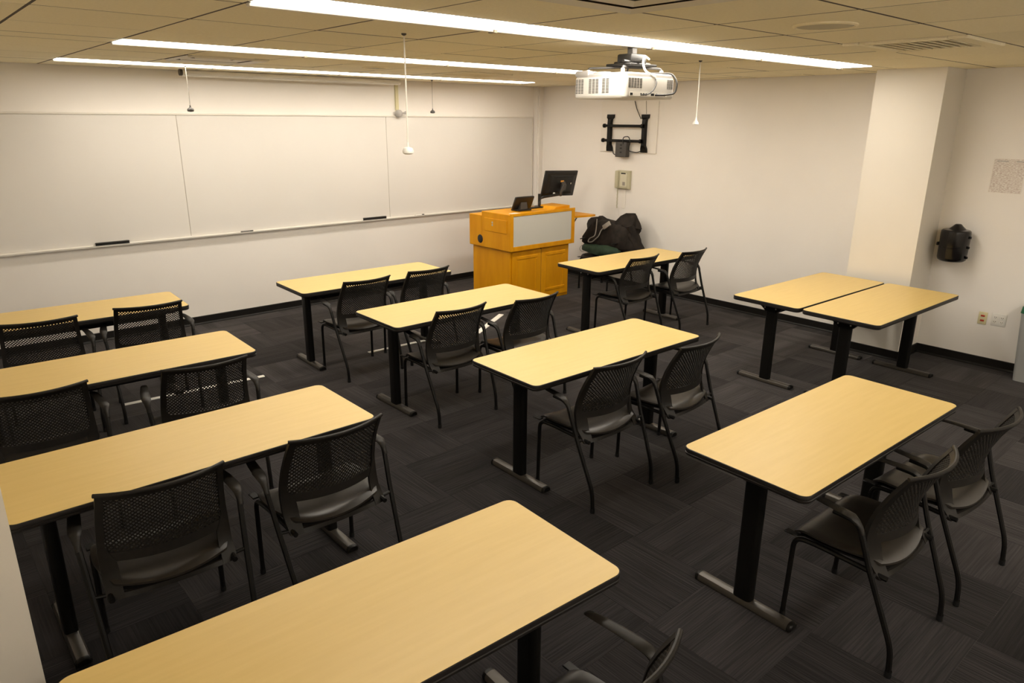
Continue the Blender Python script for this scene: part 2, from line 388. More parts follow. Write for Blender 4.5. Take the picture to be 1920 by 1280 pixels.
# ================================================================== HANGING CORDS (microphones)
def hanging(x, y, zb, kind, m, label):
    t = thing('hanging_microphone', label, 'microphone', (x, y, ZC), group='microphones hanging from the ceiling')
    h = ZC-zb
    obj('ceiling_plug', MB().lathe([(.014, .0), (.014, -.006), (.005, -.012)], seg=12), 'dark_grey', t)
    obj('cord', MB().tube([(0, 0, -.008), (.002, .001, -h*.5), (0, 0, -h+.03)], .0045 if kind else .003, 6), 'cord_white' if m != 'dark_grey' else 'lanyard_grey', t)
    if kind == 1: prof = [(.005, .06), (.007, .035), (.026, .028), (.033, .012), (.030, .0), (.018, -.006), (.001, -.007)]
    elif kind == 2: prof = [(.005, .05), (.009, .03), (.022, .012), (.024, 0), (.001, -.004)]
    else: prof = [(.004, .05), (.008, .03), (.026, .018), (.030, .006), (.026, -.006), (.001, -.010)]
    obj('capsule', MB().lathe(prof, (0, 0, -h), 20), m, t)
hanging(2.317, 3.556, 1.967, 1, 'white_plastic', 'long white microphone cord with a domed tip, hanging before the whiteboard centre')
hanging(2.274, 7.07, 2.212, 0, 'dark_grey', 'thin cord with a dark domed tip hanging by the left board panel')
hanging(5.255, 7.49, 2.228, 0, 'dark_grey', 'short thin cord with a dark tip hanging near the right board panel')
hanging(4.985, 3.488, 2.128, 2, 'white_plastic', 'white microphone cord with a cone tip hanging right of the projector')

# ================================================================== TABLES
TL, TW, TH = 1.545, .608, .737
def make_table():
    t = thing('classroom_table', '', 'table', group='maple-top classroom tables')
    hx, hy = TL/2, TW/2
    P = rrect(-hx, hx, -hy, hy, .042, 7); Pi = rrect(-hx+.004, hx-.004, -hy+.004, hy-.004, .039, 7)
    obj('tabletop', prism(MB(), Pi, TH-.006, TH), 'laminate', t, ang=20)
    def off(d): return rrect(-hx+d, hx-d, -hy+d, hy-d, max(.042-d, .01), 7)
    secs = [[(x, y, z) for x, y in off(d)] for d, z in ((.004, TH-.0005), (.0012, TH-.002), (0, TH-.006), (0, TH-.017), (.003, TH-.019), (.003, TH-.021), (0, TH-.023), (.001, TH-.032), (.006, TH-.036))]
    obj('edge_band', MB().loft(secs), 'edge_black', t)
    for s in (-1, 1):
        px = s*(hx-.154)
        leg = obj('leg', MB().loft([[(px+a, b, z) for a, b in rrect(-.0275, .0275, -.048, .048, .022, 4)] for z in (.034, TH-.06)]), 'frame_black', t)
        obj('bracket', MB().loft([[(px+a, b, z) for a, b in rrect(-w_, w_, -d_, d_, .012, 3)] for w_, d_, z in ((.034, .056, TH-.105), (.036, .075, TH-.085), (.04, .115, TH-.055), (.045, .20, TH-.045), (.045, .22, TH-.036))]), 'frame_black', leg)
        for b in (-.05, .05): obj('bolt', MB().lathe([(.001, .004), (.006, .003), (.007, 0)], seg=8).xform(Matrix.Translation((px + s*.038, b, TH-.075)) @ Matrix.Rotation(s*PI/2, 4, 'Y')), 'bolt_metal', leg)
        prof = [(-.030, .006), (-.030, .022), (-.022, .034), (-.008, .038), (.008, .038), (.022, .034), (.030, .022), (.030, .006)]
        ft = obj('foot_bar', MB().loft([[(px+a, y, z) for a, z in prof] for y in (-.240, .240)]), 'foot_metal', t)
        for sy in (-1, 1):
            obj('end_cap', MB().loft([[(px+a*k, sy*y, .02+(z-.02)*k) for a, z in prof] for y, k in ((.236, 1.04), (.250, 1.03), (.257, .8))]), 'frame_black', ft)
            obj('glide', MB().lathe([(.014, 0), (.014, .008)], (px, sy*.215, 0), 12), 'frame_black', ft)
    obj('stretcher', MB().bbox(-hx+.16, hx-.16, .030, .058, TH-.155, TH-.04, .004), 'frame_black', t)
    for sy in (-1, 1): obj('side_rail', MB().bbox(-hx+.10, hx-.10, sy*.225-.018, sy*.225+.018, TH-.058, TH-.035, .003), 'frame_black', t)
    return t
TABLES = {  # near right corner x, y, angle
 'E': (4.062, 5.516, -.025, 'maple-top table in the front row just left of the wooden podium'),
 'F': (4.112, 4.170, -.002, 'maple-top table in the middle column, second from the whiteboard'),
 'G': (4.078, 2.663, -.017, 'maple-top table in the middle column, third from the whiteboard'),
 'H': (4.058, 1.053, -.030, 'maple-top table at the lower right, nearest the camera in its column'),
 'I': (6.659, 4.511, -.035, 'maple-top table between the podium and the right wall, two chairs tucked in'),
 'J': (6.837, 2.560, -.027, 'maple-top table of the pushed-together pair, the half farther from the camera'),
 'K': (6.823, 1.935, -.024, 'maple-top table of the pushed-together pair, the half nearer the camera'),
 'A': (1.669, 5.771, -.043, 'maple-top table at far left in front of the whiteboard'),
 'B': (1.616, 4.300, -.024, 'maple-top table at left, second from the whiteboard'),
 'C': (1.648, 2.894, .003, 'maple-top table at left, third from the whiteboard'),
 'D': (1.609, 1.259, -.043, 'maple-top table at the bottom left, closest to the camera'),
}
tb = make_table(); first = True
for k, (x, y, a, lab) in TABLES.items():
    o = tb if first else copy_tree(tb); first = False
    c, s = math.cos(a), math.sin(a)
    o.location = (x + c*(-TL/2) - s*(TW/2), y + s*(-TL/2) + c*(TW/2), 0); o.rotation_euler = (0, 0, a); o['label'] = lab

# ================================================================== CHAIRS
def make_chair():
    t = thing('mesh_back_chair', '', 'chair', group='black mesh-back armchairs')
    # --- seat: rounded, dished shell
    def seat_pt(s_, t_, dz, shrink=0.0):
        # map the square to a rounded square
        a, b = s_, t_*2-1
        k = .55; u = a*math.sqrt(max(0, 1-k*b*b/2)); v = b*math.sqrt(max(0, 1-k*a*a/2))
        hw = (.230 + .026*(v+1)/2) * (1-shrink); x = u*hw*1.06
        y = .300 + v*(.207-.5*shrink*.2)*1.03
        z = .452 + .016*(u*u) - .012*(1-u*u)*(1-abs(v)) + dz
        if v > .55: z -= .055*((v-.55)/.45)**2
        if v < -.55: z -= .030*((-v-.55)/.45)**2
        return (x, y, z)
    n, m = 16, 16
    def shell(shrink, d0, d1, edge=.006):
        mb = MB(); top = []; bot = []
        for j in range(m+1):
            for i in range(n+1):
                s_, q = -1+2*i/n, j/m; rim = max(abs(s_), abs(2*q-1)); e = edge*max(0, (rim-.86)/.14)**2
                top.append(seat_pt(s_, q, d0-e, shrink)); bot.append(seat_pt(s_, q, d1+e, shrink))
        N = len(top); fs = []
        for j in range(m):
            for i in range(n):
                a = j*(n+1)+i; fs += [(a, a+1, a+n+2, a+n+1), (N+a, N+a+n+1, N+a+n+2, N+a+1)]
        ring = [i for i in range(n+1)] + [j*(n+1)+n for j in range(1, m+1)] + [m*(n+1)+i for i in range(n-1, -1, -1)] + [j*(n+1) for j in range(m-1, 0, -1)]
        for k in range(len(ring)):
            a, b = ring[k], ring[(k+1) % len(ring)]; fs.append((a, N+a, N+b, b))
        return mb.add(top+bot, fs)
    st = obj('seat', shell(0, 0, -.022), 'seat_plastic', t, ang=50)
    obj('seat_pan', shell(.06, -.026, -.046), 'chair_tube', st, ang=50)
    # --- backrest
    def lean(z): 
        K = ((.36, .082), (.46, .098), (.54, .112), (.60, .112), (.68, .092), (.76, .058), (.85, .008))
        for (za, ya), (zb, yb) in zip(K, K[1:]):
            if z <= zb: 
                q = max(0, (z-za)/(zb-za)); return ya+(yb-ya)*q
        return K[-1][1]
    def hw(z): return .217 - .019*max(0, min(1, (z-.55)/.29))
    def Y(x, z): return lean(z) + 1.25*x*x*max(0, min(1, (z-.36)/.10))
    fr = MB(); Z0, Z1 = .388, .846
    for s in (-1, 1):
        secs = []
        for k in range(15):
            z = Z0+(Z1-Z0)*k/14
            wi = .026 if z > .575 else .026+.034*min(1, (.575-z)/.06)
            xi, xo = s*(hw(z)+.006-wi+.02), s*(hw(z)+.026)
            secs.append([(xi, Y(xi, z)-.009, z), (xo, Y(xo, z)-.008, z), (xo, Y(xo, z)+.009, z), (xi, Y(xi, z)+.008, z)])
        fr.loft(secs)
    def band(z0, z1, th, x1, bulge=0.0):
        secs = []
        for k in range(19):
            x = -x1+2*x1*k/18
            secs.append([(x, Y(x, z0)-th, z0), (x, Y(x, z0)+th, z0), (x, Y(x, z1)+th+bulge, z1), (x, Y(x, z1)-th+bulge, z1)])
        fr.loft(secs)
    band(.824, .848, .006, .224); band(.520, .558, .006, .21); band(.386, .404, .006, .21)
    rim = [(x, Y(x, .848)-.002, .850) for x in [-.228+.456*k/20 for k in range(21)]]
    fr.tube(rim, .0085, 8)
    bk = obj('backrest', fr, 'chair_plastic', t, ang=45)
    me = MB(); p = .0185; wd = .0026; th = .0020
    for d in (1, -1):
        for k in range(-40, 41):
            c0 = k*p; run = []
            for q in range(0, 33):
                z = .554 + (.828-.554)*q/32; x = c0 + d*(z-.69)
                if abs(x) < hw(z)+.012: run.append((x, z))
            if len(run) < 2: continue
            run = run[::3] + ([run[-1]] if (len(run)-1) % 3 else [])
            ax, az = wd*.7071, -d*wd*.7071
            secs = [[(x-ax, Y(x-ax, z-az)-th, z-az), (x+ax, Y(x+ax, z+az)-th, z+az), (x+ax, Y(x+ax, z+az)+th, z+az), (x-ax, Y(x-ax, z-az)+th, z-az)] for x, z in run]
            me.loft(secs)
    obj('back_mesh', me, 'chair_mesh', bk, smooth=False)
    # --- legs and arms
    for s in (-1, 1):
        f = fillet([(s*.247, .478, .012), (s*.247, .470, .415), (s*.236, .36, .413), (s*.228, .08, .398)], .055, 6)
        lf = obj('leg', MB().tube(f, .0115, 8), 'chair_tube', t)
        obj('glide', MB().lathe([(.013, 0), (.014, .004), (.013, .026)], (s*.247, .478, 0), 10), 'pure_dark', lf)
        r_ = fillet([(s*.268, .0, .012), (s*.268, .008, .13), (s*.289, .135, .45), (s*.301, .195, .635), (s*.300, .30, .640)], .05, 6)
        lr = obj('leg', MB().tube(r_, .0120, 8), 'chair_tube', t)
        obj('glide', MB().lathe([(.0135, 0), (.0145, .004), (.0135, .03)], (s*.268, 0, 0), 10), 'pure_dark', lr)
        obj('rail_joint', MB().tube([(s*.228, .125, .400), (s*.286, .120, .412)], .008, 8), 'chair_tube', t)
        obj('front_lug', MB().bbox(min(s*.23, s*.265), max(s*.23, s*.265), .455, .515, .424, .431, .003), 'chair_tube', t)
        secs = []
        for y, z, wv, hh, xo in ((.176, .585, .0115, .0125, 0), (.186, .612, .013, .011, 0), (.200, .634, .017, .009, 0), (.222, .649, .024, .007, -.001), (.26, .653, .025, .006, -.004), (.34, .656, .023, .006, -.012), (.42, .658, .020, .006, -.024), (.448, .657, .016, .005, -.028), (.456, .655, .008, .003, -.030)):
            cx = s*(.300+xo); up = (0, -.7, .7) if z < .63 else (0, 0, 1)
            secs.append([(cx + wv*math.cos(a), y + hh*math.sin(a)*up[1], z + hh*math.sin(a)*up[2]) for a in [2*PI*k/10 for k in range(10)]])
        obj('armrest', MB().loft(secs), 'chair_plastic', t, ang=60)
    return t
# origin = midpoint of the rear feet; back tips sit 0.07 ahead of it
CH = {
 'G1': (2.995, 2.402, 0.3, 'black mesh-back chair at the left seat of the third middle table'),
 'G2': (3.664, 2.322, 4, 'black mesh-back chair at the right seat of the third middle table'),
 'F1': (3.016, 3.928, 0, 'black mesh-back chair at the left seat of the second middle table'),
 'F2': (3.668, 3.820, 1, 'black mesh-back chair at the right seat of the second middle table'),
 'E1': (2.975, 5.200, .5, 'black mesh-back chair at the left seat of the front-row table left of the podium'),
 'E2': (3.626, 5.222, 1, 'black mesh-back chair at the right seat of the front-row table left of the podium'),
 'I1': (5.64, 4.350, 1, 'black mesh-back chair at the left seat of the table by the right wall'),
 'I2': (6.338, 4.248, 2, 'black mesh-back chair at the right seat of the table by the right wall'),
 'A1': (.618, 5.458, -6, 'black mesh-back chair cut by the left edge at the far left table'),
 'A2': (1.300, 5.448, -6.5, 'black mesh-back chair at the right seat of the far left table'),
 'B1': (.385, 3.985, -4, 'black mesh-back chair cut by the left edge at the second left table'),
 'B2': (1.170, 3.86, -5, 'black mesh-back chair at the right seat of the second left table'),
 'C1': (.585, 2.614, -4.5, 'black mesh-back chair in deep shade at the left seat of the third left table'),
 'C2': (1.318, 2.602, .5, 'black mesh-back chair at the right end of the third left table'),
 'H1': (2.976, .752, -1, 'black mesh-back chair seen from the side at the left seat of the lower right table'),
 'H2': (3.682, .716, -4, 'black mesh-back chair at the right edge of the picture by the lower right table'),
 'D1': (1.160, .824, -1, 'black mesh-back chair cut by the bottom edge at the closest table'),
 'W1': (7.29, 6.17, 90, 'black chair against the right wall, loaded with a dark jacket and green bag'),
}
ch0 = make_chair(); first = True
for k, (x, y, a, lab) in CH.items():
    o = ch0 if first else copy_tree(ch0); first = False
    o.location = (x, y, 0); o.rotation_euler = (0, 0, math.radians(a)); o['label'] = lab

# ================================================================== PODIUM
pd = thing('podium', 'orange-stained wooden teaching podium with a grey front panel', 'podium', (5.93, 6.6, 0))
def P_(x0, x1, y0, y1, z0, z1, b=.004): return MB().bbox(x0-5.93, x1-5.93, y0-6.6, y1-6.6, z0, z1, b)
obj('lower_cabinet', P_(5.45, 6.435, 6.262, 6.965, 0.0, .672), 'podium_wood', pd, smooth=False)
obj('upper_cabinet', P_(5.41, 6.475, 6.22, 6.745, .672, 1.10), 'podium_wood', pd, smooth=False)
obj('rear_cabinet', P_(5.41, 6.475, 6.745, 6.985, .672, 1.048), 'podium_wood', pd, smooth=False)
fp = MB()
for a in ((5.41, 5.455, .672, 1.112), (6.42, 6.475, .672, 1.112), (5.455, 6.42, .672, .725), (5.455, 6.42, 1.078, 1.112)):
    fp.bbox(a[0]-5.93, a[1]-5.93, 6.205-6.6, 6.222-6.6, a[2], a[3], .003)
obj('front_frame', fp, 'podium_wood', pd, smooth=False)
obj('front_panel', P_(5.455, 6.42, 6.212, 6.221, .725, 1.078, .001), 'podium_panel', pd, smooth=False)
for x0, x1, kx in ((5.475, 5.940, 5.90), (5.946, 6.415, 5.99)):
    d = obj('cabinet_door', P_(x0, x1, 6.245, 6.262, .04, .648, .003), 'podium_wood', pd, smooth=False)
    fr = MB(); w_ = .06; X0, X1, Zb, Zt = x0+w_, x1-w_, .04+w_+.01, .648-.05
    for q in ((X0, X1, Zt-.045, Zt), (X0, X1, Zb, Zb+.04), (X0, X0+.04, Zb+.04, Zt-.045), (X1-.04, X1, Zb+.04, Zt-.045)):
        fr.loft([[(u-5.93, 6.246-6.6, v) for u, v in ((q[0], q[2]), (q[1], q[2]), (q[1], q[3]), (q[0], q[3]))], [(u-5.93, 6.238-6.6, v) for u, v in ((q[0]+.008, q[2]+.008), (q[1]-.008, q[2]+.008), (q[1]-.008, q[3]-.008), (q[0]+.008, q[3]-.008))]])
    obj('door_moulding', fr, 'podium_wood', d, smooth=False)
obj('door_gap', P_(5.940, 5.946, 6.248, 6.262, .04, .66, .0005), 'dark_gap', pd, smooth=False)
dr = obj('side_drawer', MB().bbox(5.402-5.93, 5.412-5.93, 6.27-6.6, 6.69-6.6, .875, 1.03, .003), 'podium_wood', pd, smooth=False)
for z in (.955, .985): obj('drawer_lock', MB().lathe([(.001, .004), (.012, .004), (.013, 0)], seg=14).xform(Matrix.Translation((5.402-5.93, 6.53-6.6, z)) @ Matrix.Rotation(-PI/2, 4, 'Y')), 'bolt_metal', dr)
obj('cable_grommet', MB().lathe([(.001, .003), (.048, .003), (.052, .0)], seg=24).xform(Matrix.Translation((5.4095-5.93, 6.772-6.6, .762)) @ Matrix.Rotation(-PI/2, 4, 'Y')), 'pure_dark', pd)
obj('side_shelf', MB().loft([[(x-5.93, y-6.6, z) for x, y in ((6.476, 6.20), (6.72, 6.145), (6.80, 6.16), (6.80, 6.50), (6.476, 6.52))] for z in (.985, 1.008)]), 'podium_wood', pd, smooth=False)
obj('shelf_brace', MB().tube([(6.477-5.93, 6.30-6.6, .82), (6.62-5.93, 6.30-6.6, .985)], .008, 6), 'dark_grey', pd)
obj('raised_lid', MB().loft([[(x-5.93, y-6.6, z) for x, z in ((6.20, 1.10), (6.47, 1.10), (6.47, 1.135), (6.24, 1.128))] for y in (6.30, 6.62)]), 'podium_wood', pd, smooth=False)
tag(obj('document_sheet', MB().box(-.06, .06, -.05, .05, 0, .002), 'white_plastic', None, (5.56, 6.30, 1.1005), .2, smooth=False), 'white paper slip on the left front of the podium top', 'paper')

# touch panel
t = thing('touch_panel', 'black tilted touch control panel standing on the podium top', 'touch panel', (5.80, 6.46, 1.10), math.radians(-2))
sc = MB().bbox(-.145, .145, -.014, .014, 0, .165, .008, 2).xform(Matrix.Translation((0.02, .03, .022)) @ Matrix.Rotation(math.radians(26), 4, 'X'))
obj('screen_housing', sc, 'screen_plastic', t)
obj('base_foot', MB().bbox(-.09, .12, -.05, .09, 0, .022, .006, 2), 'screen_plastic', t)
obj('rear_stand', MB().loft([[(-.04, .03, .02), (.07, .03, .02), (.07, -.035, .02), (-.04, -.035, .02)], [(-.03, .0, .11), (.06, .0, .11), (.06, -.03, .10), (-.03, -.03, .10)]]), 'dark_grey', t)
# monitor
t = thing('computer_monitor', 'black flat monitor seen from behind on a swing arm above the podium', 'monitor', (6.23, 6.6, 1.10))
Mm = Matrix.Translation((.345, -.01, .275)) @ Matrix.Rotation(math.radians(-1), 4, 'Z') @ Matrix.Rotation(math.radians(13), 4, 'X') @ Matrix.Rotation(math.radians(2), 4, 'Y')
pn = obj('screen_panel', MB().bbox(-.285, .285, -.002, .022, -.165, .165, .006, 2).xform(Mm), 'screen_plastic', t)
obj('rear_shell', MB().loft([[(sx*a, y, sz*b) for sx, sz in ((-1, -1), (1, -1), (1, 1), (-1, 1))] for a, b, y in ((.235, .135, 0), (.215, .115, -.028), (.195, .10, -.032))]).xform(Mm), 'screen_plastic', pn, smooth=False)
obj('vent_strip', MB().bbox(-.15, .15, -.036, -.030, .085, .098, .002).xform(Mm), 'pure_dark', pn)
obj('sticker', MB().box(-.025, .03, -.0345, -.031, .028, .05).xform(Mm), 'orange_tag', pn, smooth=False)
obj('label_mark', MB().box(.16, .172, -.0345, -.031, .0, .018).xform(Mm), 'white_plastic', pn, smooth=False)
obj('connector', MB().bbox(-.12, -.09, -.045, -.03, -.135, -.105, .003).xform(Mm), 'white_plastic', pn)
obj('mount_head', MB().loft([[(x+a*.03, y, z+a*.0) for a, z in ((-1, z0), (1, z0+.01), (1, z1+.01), (-1, z1))] for x, y, z0, z1 in ((.02, -.034, -.05, .03), (.01, -.085, -.07, -.005))]).xform(Mm), 'grey_plastic', t, smooth=False)
obj('pivot_tube', MB().tube([(.335, -.09, .26), (.30, -.08, .175), (.31, -.06, .13)], .020, 10), 'dark_grey', t)
obj('post', MB().tube([(0, 0, 0), (0, 0, .165)], .020, 12), 'screen_plastic', t)
obj('base_clamp', MB().bbox(-.05, .05, -.045, .045, 0, .018, .005), 'screen_plastic', t)
obj('arm', MB().tube(fillet([(0, 0, .105), (.05, -.02, .125), (.34, -.07, .15)], .04), .018, 10), 'screen_plastic', t)
obj('cable', MB().tube(fillet([(.02, -.02, .12), (-.06, -.05, .05), (-.04, -.03, .0), (.0, -.05, .004)], .05), .005, 6), 'cord_black', t)
t = tag(obj('cable_strip', MB().bbox(-.20, .20, -.045, .045, 0, .016, .005), 'screen_plastic', None, (6.06, 6.56, 1.10), math.radians(-3)), 'low black strip lying between the touch panel and monitor post', 'cable strip')

# ================================================================== PROJECTOR
px0, py0, pz0, pz1 = 3.418, 2.90, 2.282, 2.408
pxw, pyw = .475, .425
pc = (px0+pxw/2, py0+pyw/2)
t = thing('projector', 'white ceiling projector with slotted vents on a black mount', 'projector', (pc[0], pc[1], ZC))
def rel(x, y, z): return (x-pc[0], y-pc[1], z-ZC)
body = MB(); P = rrect(-pxw/2, pxw/2, -pyw/2, pyw/2, .03, 5)
body.loft([[(x*k, y*k, z-ZC) for x, y in P] for z, k in ((pz0, .965), (pz0+.008, .995), (pz0+.02, 1), (pz1-.012, 1), (pz1-.004, .99))])
bd = obj('body', body, 'projector_white', t)
obj('top_deck', MB().loft([[(x*k, y*k, z-ZC) for x, y in P] for z, k in ((pz1-.006, .985), (pz1+.012, .975), (pz1+.020, .93))]), 'light_grey', bd)
obj('lens_hump', MB().bbox(-pxw/2+.0, -pxw/2+.06, pyw/2-.12, pyw/2-.005, pz1-ZC, pz1-ZC+.038, .012, 2).bbox(-pxw/2+.01, -pxw/2+.08, pyw/2-.25, pyw/2-.15, pz1-ZC, pz1-ZC+.028, .010, 2), 'light_grey', bd)
g = MB(); hz = (pz0+pz1)/2-ZC
def slots(face, a0, a1, zlo, zhi, ncol, nrow, gap=.3):
    for i in range(ncol):
        for j in range(nrow):
            u0 = a0+(a1-a0)*(i+.12)/ncol; u1 = a0+(a1-a0)*(i+.88)/ncol; z0_ = zlo+(zhi-zlo)*(j+.22)/nrow; z1_ = zlo+(zhi-zlo)*(j+.78)/nrow
            if face == 'L': g.box(-pxw/2-.0012, -pxw/2+.004, u0, u1, z0_, z1_)
            else: g.box(u0, u1, -pyw/2-.0012, -pyw/2+.004, z0_, z1_)
zl, zh = pz0-ZC+.028, pz1-ZC-.012
slots('L', .195, .125, zl, zh, 3, 10); slots('L', .085, .0, zl, zh, 3, 10); slots('L', -.025, -.085, zl, zh, 2, 10)
slots('R', -.215, -.085, zl+.03, zh, 5, 7); slots('R', .155, .215, zl+.03, zh, 3, 7)
obj('vent_slots', g, 'grey_plastic', bd, smooth=False)['kind'] = 'stuff'
prt = MB().box(-.20, .16, -pyw/2-.002, -pyw/2+.004, pz0-ZC+.012, pz0-ZC+.036)
obj('port_panel', prt, 'metal_white', bd, smooth=False)
for x, wv in ((-.195, .022), (-.10, .010), (-.075, .010), (-.05, .008), (.0, .03), (.05, .01), (.13, .008)):
    obj('port', MB().box(x, x+wv, -pyw/2-.0035, -pyw/2, pz0-ZC+.016, pz0-ZC+.030), 'pure_dark', bd, smooth=False)
mx, my = .06, .0
obj('ceiling_pole', MB().bbox(mx-.022, mx+.022, my-.022, my+.022, -.055, .006, .003), 'grey_plastic', t)
obj('ceiling_plate', MB().bbox(mx-.05, mx+.05, my-.05, my+.05, -.008, .0, .003), 'light_grey', t)
mh = obj('mount_head', MB().bbox(mx-.075, mx+.075, my-.06, my+.06, -.115, -.050, .012, 2).bbox(mx-.13, mx+.13, my-.10, my+.10, -.125, -.110, .004), 'screen_plastic', t)
obj('adjuster', MB().tube([(mx-.14, my-.05, -.098), (mx+.15, my-.02, -.104)], .010, 8).tube([(mx-.05, my-.12, -.10), (mx-.02, my+.12, -.10)], .010, 8), 'screen_plastic', mh)
for sx, sy in ((-1, -1), (1, -1), (-1, 1), (1, 1)):
    ex, ey = sx*.185, sy*.14
    obj('mount_arm', MB().tube(fillet([(mx*.5, 0, -.128), (ex, ey, -.138), (ex, ey, pz1-ZC+.01)], .02, 4), .007, 6), 'dark_grey', t)
    obj('standoff', MB().lathe([(.012, 0), (.012, .03), (.004, .034)], (ex, ey, pz1-ZC+.012), 10), 'white_plastic', t)
obj('cable', MB().tube(fillet([(mx+.02, my-.12, -.085), (mx-.06, my-.15, -.070), (mx-.10, my-.17, -.11), (mx-.10, my-.19, -.16), (mx-.03, my-.215, -.195)], .06), .0065, 8), 'cord_white', t)
obj('cable', MB().tube(fillet([(mx+.02, my-.10, -.165), (mx+.16, my-.20, -.165), (mx+.16, my-.245, -.22), (mx+.14, my-.245, -.285), (mx+.04, my-.235, -.297), (mx-.02, my-.215, -.297)], .06), .006, 8), 'cord_black', t)
obj('cable', MB().tube(fillet([(-.15, -.05, -.185), (.02, -.16, -.168), (.12, -.02, -.175), (-.05, .06, -.178), (-.16, .0, -.182)], .07), .006, 6), 'dark_grey', t)
obj('cable', MB().tube(fillet([(mx-.01, my-.18, -.18), (mx-.03, my-.235, -.22), (mx-.06, my-.235, -.27), (mx-.10, my-.225, -.296), (mx-.16, my-.215, -.298)], .05), .004, 6), 'cord_black', t)

# ================================================================== RIGHT WALL FIXTURES
t = thing('tv_bracket', 'black empty television wall bracket on a painted backing board', 'wall bracket', (XR, 6.17, 2.0))
obj('backing_board', MB().bbox(-.018, 0, -.465, .465, -.245, .385, .003), 'plate_wall', t, smooth=False)
for y in (.285, -.285):
    mb = MB().loft([[(-.018 - d, y+a, z) for d, a in ((0, -w_), (dp, -w_), (dp, w_), (0, w_))] for z, w_, dp in ((-.235, .050, .02), (-.19, .046, .03), (-.15, .024, .05), (.12, .024, .05), (.165, .030, .04), (.185, .056, .03), (.225, .060, .02))])
    obj('upright_arm', mb, 'frame_black', t, smooth=False)
for z, y0, y1 in ((.085, .355, -.30), (-.098, .37, -.285)):
    r_ = obj('cross_tube', MB().tube([(-.085, y0, z), (-.085, y1, z)], .017, 12), 'frame_black', t)
    obj('tube_collar', MB().tube([(-.085, y0, z), (-.085, y0-.025, z)], .026, 12).tube([(-.085, y1+.03, z), (-.085, y1, z)], .026, 12), 'frame_black', r_)
pk = obj('power_box', MB().bbox(-.10, -.03, -.055, .13, -.30, -.11, .006), 'dark_grey', t)
for z in (-.16, -.20, -.25): obj('socket', MB().box(-.102, -.098, .02, .05, z, z+.018), 'pure_dark', pk, smooth=False)
obj('cable', MB().tube(fillet([(-.10, .0, -.14), (-.11, .0, -.05), (-.11, -.10, -.04), (-.10, -.12, -.12), (-.08, -.06, -.22), (-.05, -.20, -.24), (-.03, -.27, -.20)], .05), .006, 6), 'cord_black', t)
obj('cable', MB().tube(fillet([(-.03, -.10, .385), (-.03, -.13, .30), (-.04, -.22, .17)], .05), .005, 6), 'cord_black', t)
obj('cable', MB().tube(fillet([(-.02, -.27, .385), (-.02, -.285, .23)], .05), .0035, 6), 'lanyard_grey', t)
obj('cable', MB().tube(fillet([(-.03, .23, -.22), (-.05, .20, -.27), (-.05, .10, -.29)], .04), .006, 6), 'cord_black', t)

t = thing('wall_telephone', 'beige wall telephone with a dangling cord on the right wall', 'telephone', (XR, 6.19, 1.41))
bdp = obj('phone_body', MB().loft([[(-d, a, z) for a, z in ((-hy, -hz_), (hy, -hz_), (hy, hz_), (-hy, hz_))] for hy, hz_, d in ((.105, .118, 0), (.105, .118, .035), (.085, .105, .055))]), 'beige_plastic', t, smooth=False)
obj('handset', MB().bbox(-.085, -.04, .055, .108, -.11, .115, .012, 2), 'beige_plastic', t)
obj('face_plate', MB().bbox(-.060, -.054, -.075, .035, -.085, .09, .003), 'phone_face', bdp)
obj('display', MB().box(-.063, -.059, -.055, .02, .075, .09), 'pure_dark', bdp, smooth=False)
obj('keypad', MB().box(-.063, -.059, -.05, -.01, -.07, -.025), 'lanyard_grey', bdp, smooth=False)
coil = [(-.05+.008*math.cos(k*1.9), .075+.008*math.sin(k*1.9), -.11-.26*k/60) for k in range(61)]
obj('cord', MB().tube(coil, .004, 5), 'beige_plastic', t)
obj('wire', MB().tube([(-.012, .07, -.36), (-.012, .05, -.60), (-.012, .055, -.75)], .003, 5), 'cord_white', t)
obj('jack_plate', MB().bbox(-.012, 0, -.03, .03, -.37, -.11, .003), 'plate_wall', t, smooth=False)

t = thing('wall_canister', 'glossy black rounded canister with a peaked cap hung on the right wall', 'wall canister', (XR-.105, 2.195, .955))
R_ = .122
cn = obj('canister_body', MB().lathe([(.001, -.012), (R_*.8, -.010), (R_*.93, .002), (R_*.97, .02), (R_, .24), (R_*.97, .262), (R_*.88, .272), (.001, .280)], seg=32), 'black_gloss', t)
obj('peaked_cap', MB().lathe([(R_*.62, .272), (R_*.40, .295), (R_*.22, .318), (R_*.16, .322), (.001, .322)], (.02, 0, 0), 20), 'black_gloss', cn)
obj('front_lip', MB().tube([(-R_*.995*math.cos(a), R_*.995*math.sin(a), .125 - .012*math.cos(a*1.8)) for a in [-.75+1.5*k/12 for k in range(13)]], .006, 6), 'black_gloss', cn)
for z in (.035, .125, .215): obj('hinge_knob', MB().lathe([(.001, -.012), (.010, -.01), (.010, .01), (.001, .012)], (-.02, -R_-.004, z), 8), 'black_gloss', cn)
obj('latch', MB().bbox(-.04, .0, R_-.004, R_+.012, .12, .15, .003), 'black_gloss', cn)
obj('wall_mount', MB().bbox(.09, .105, -.06, .06, .02, .24, .003), 'frame_black', t)

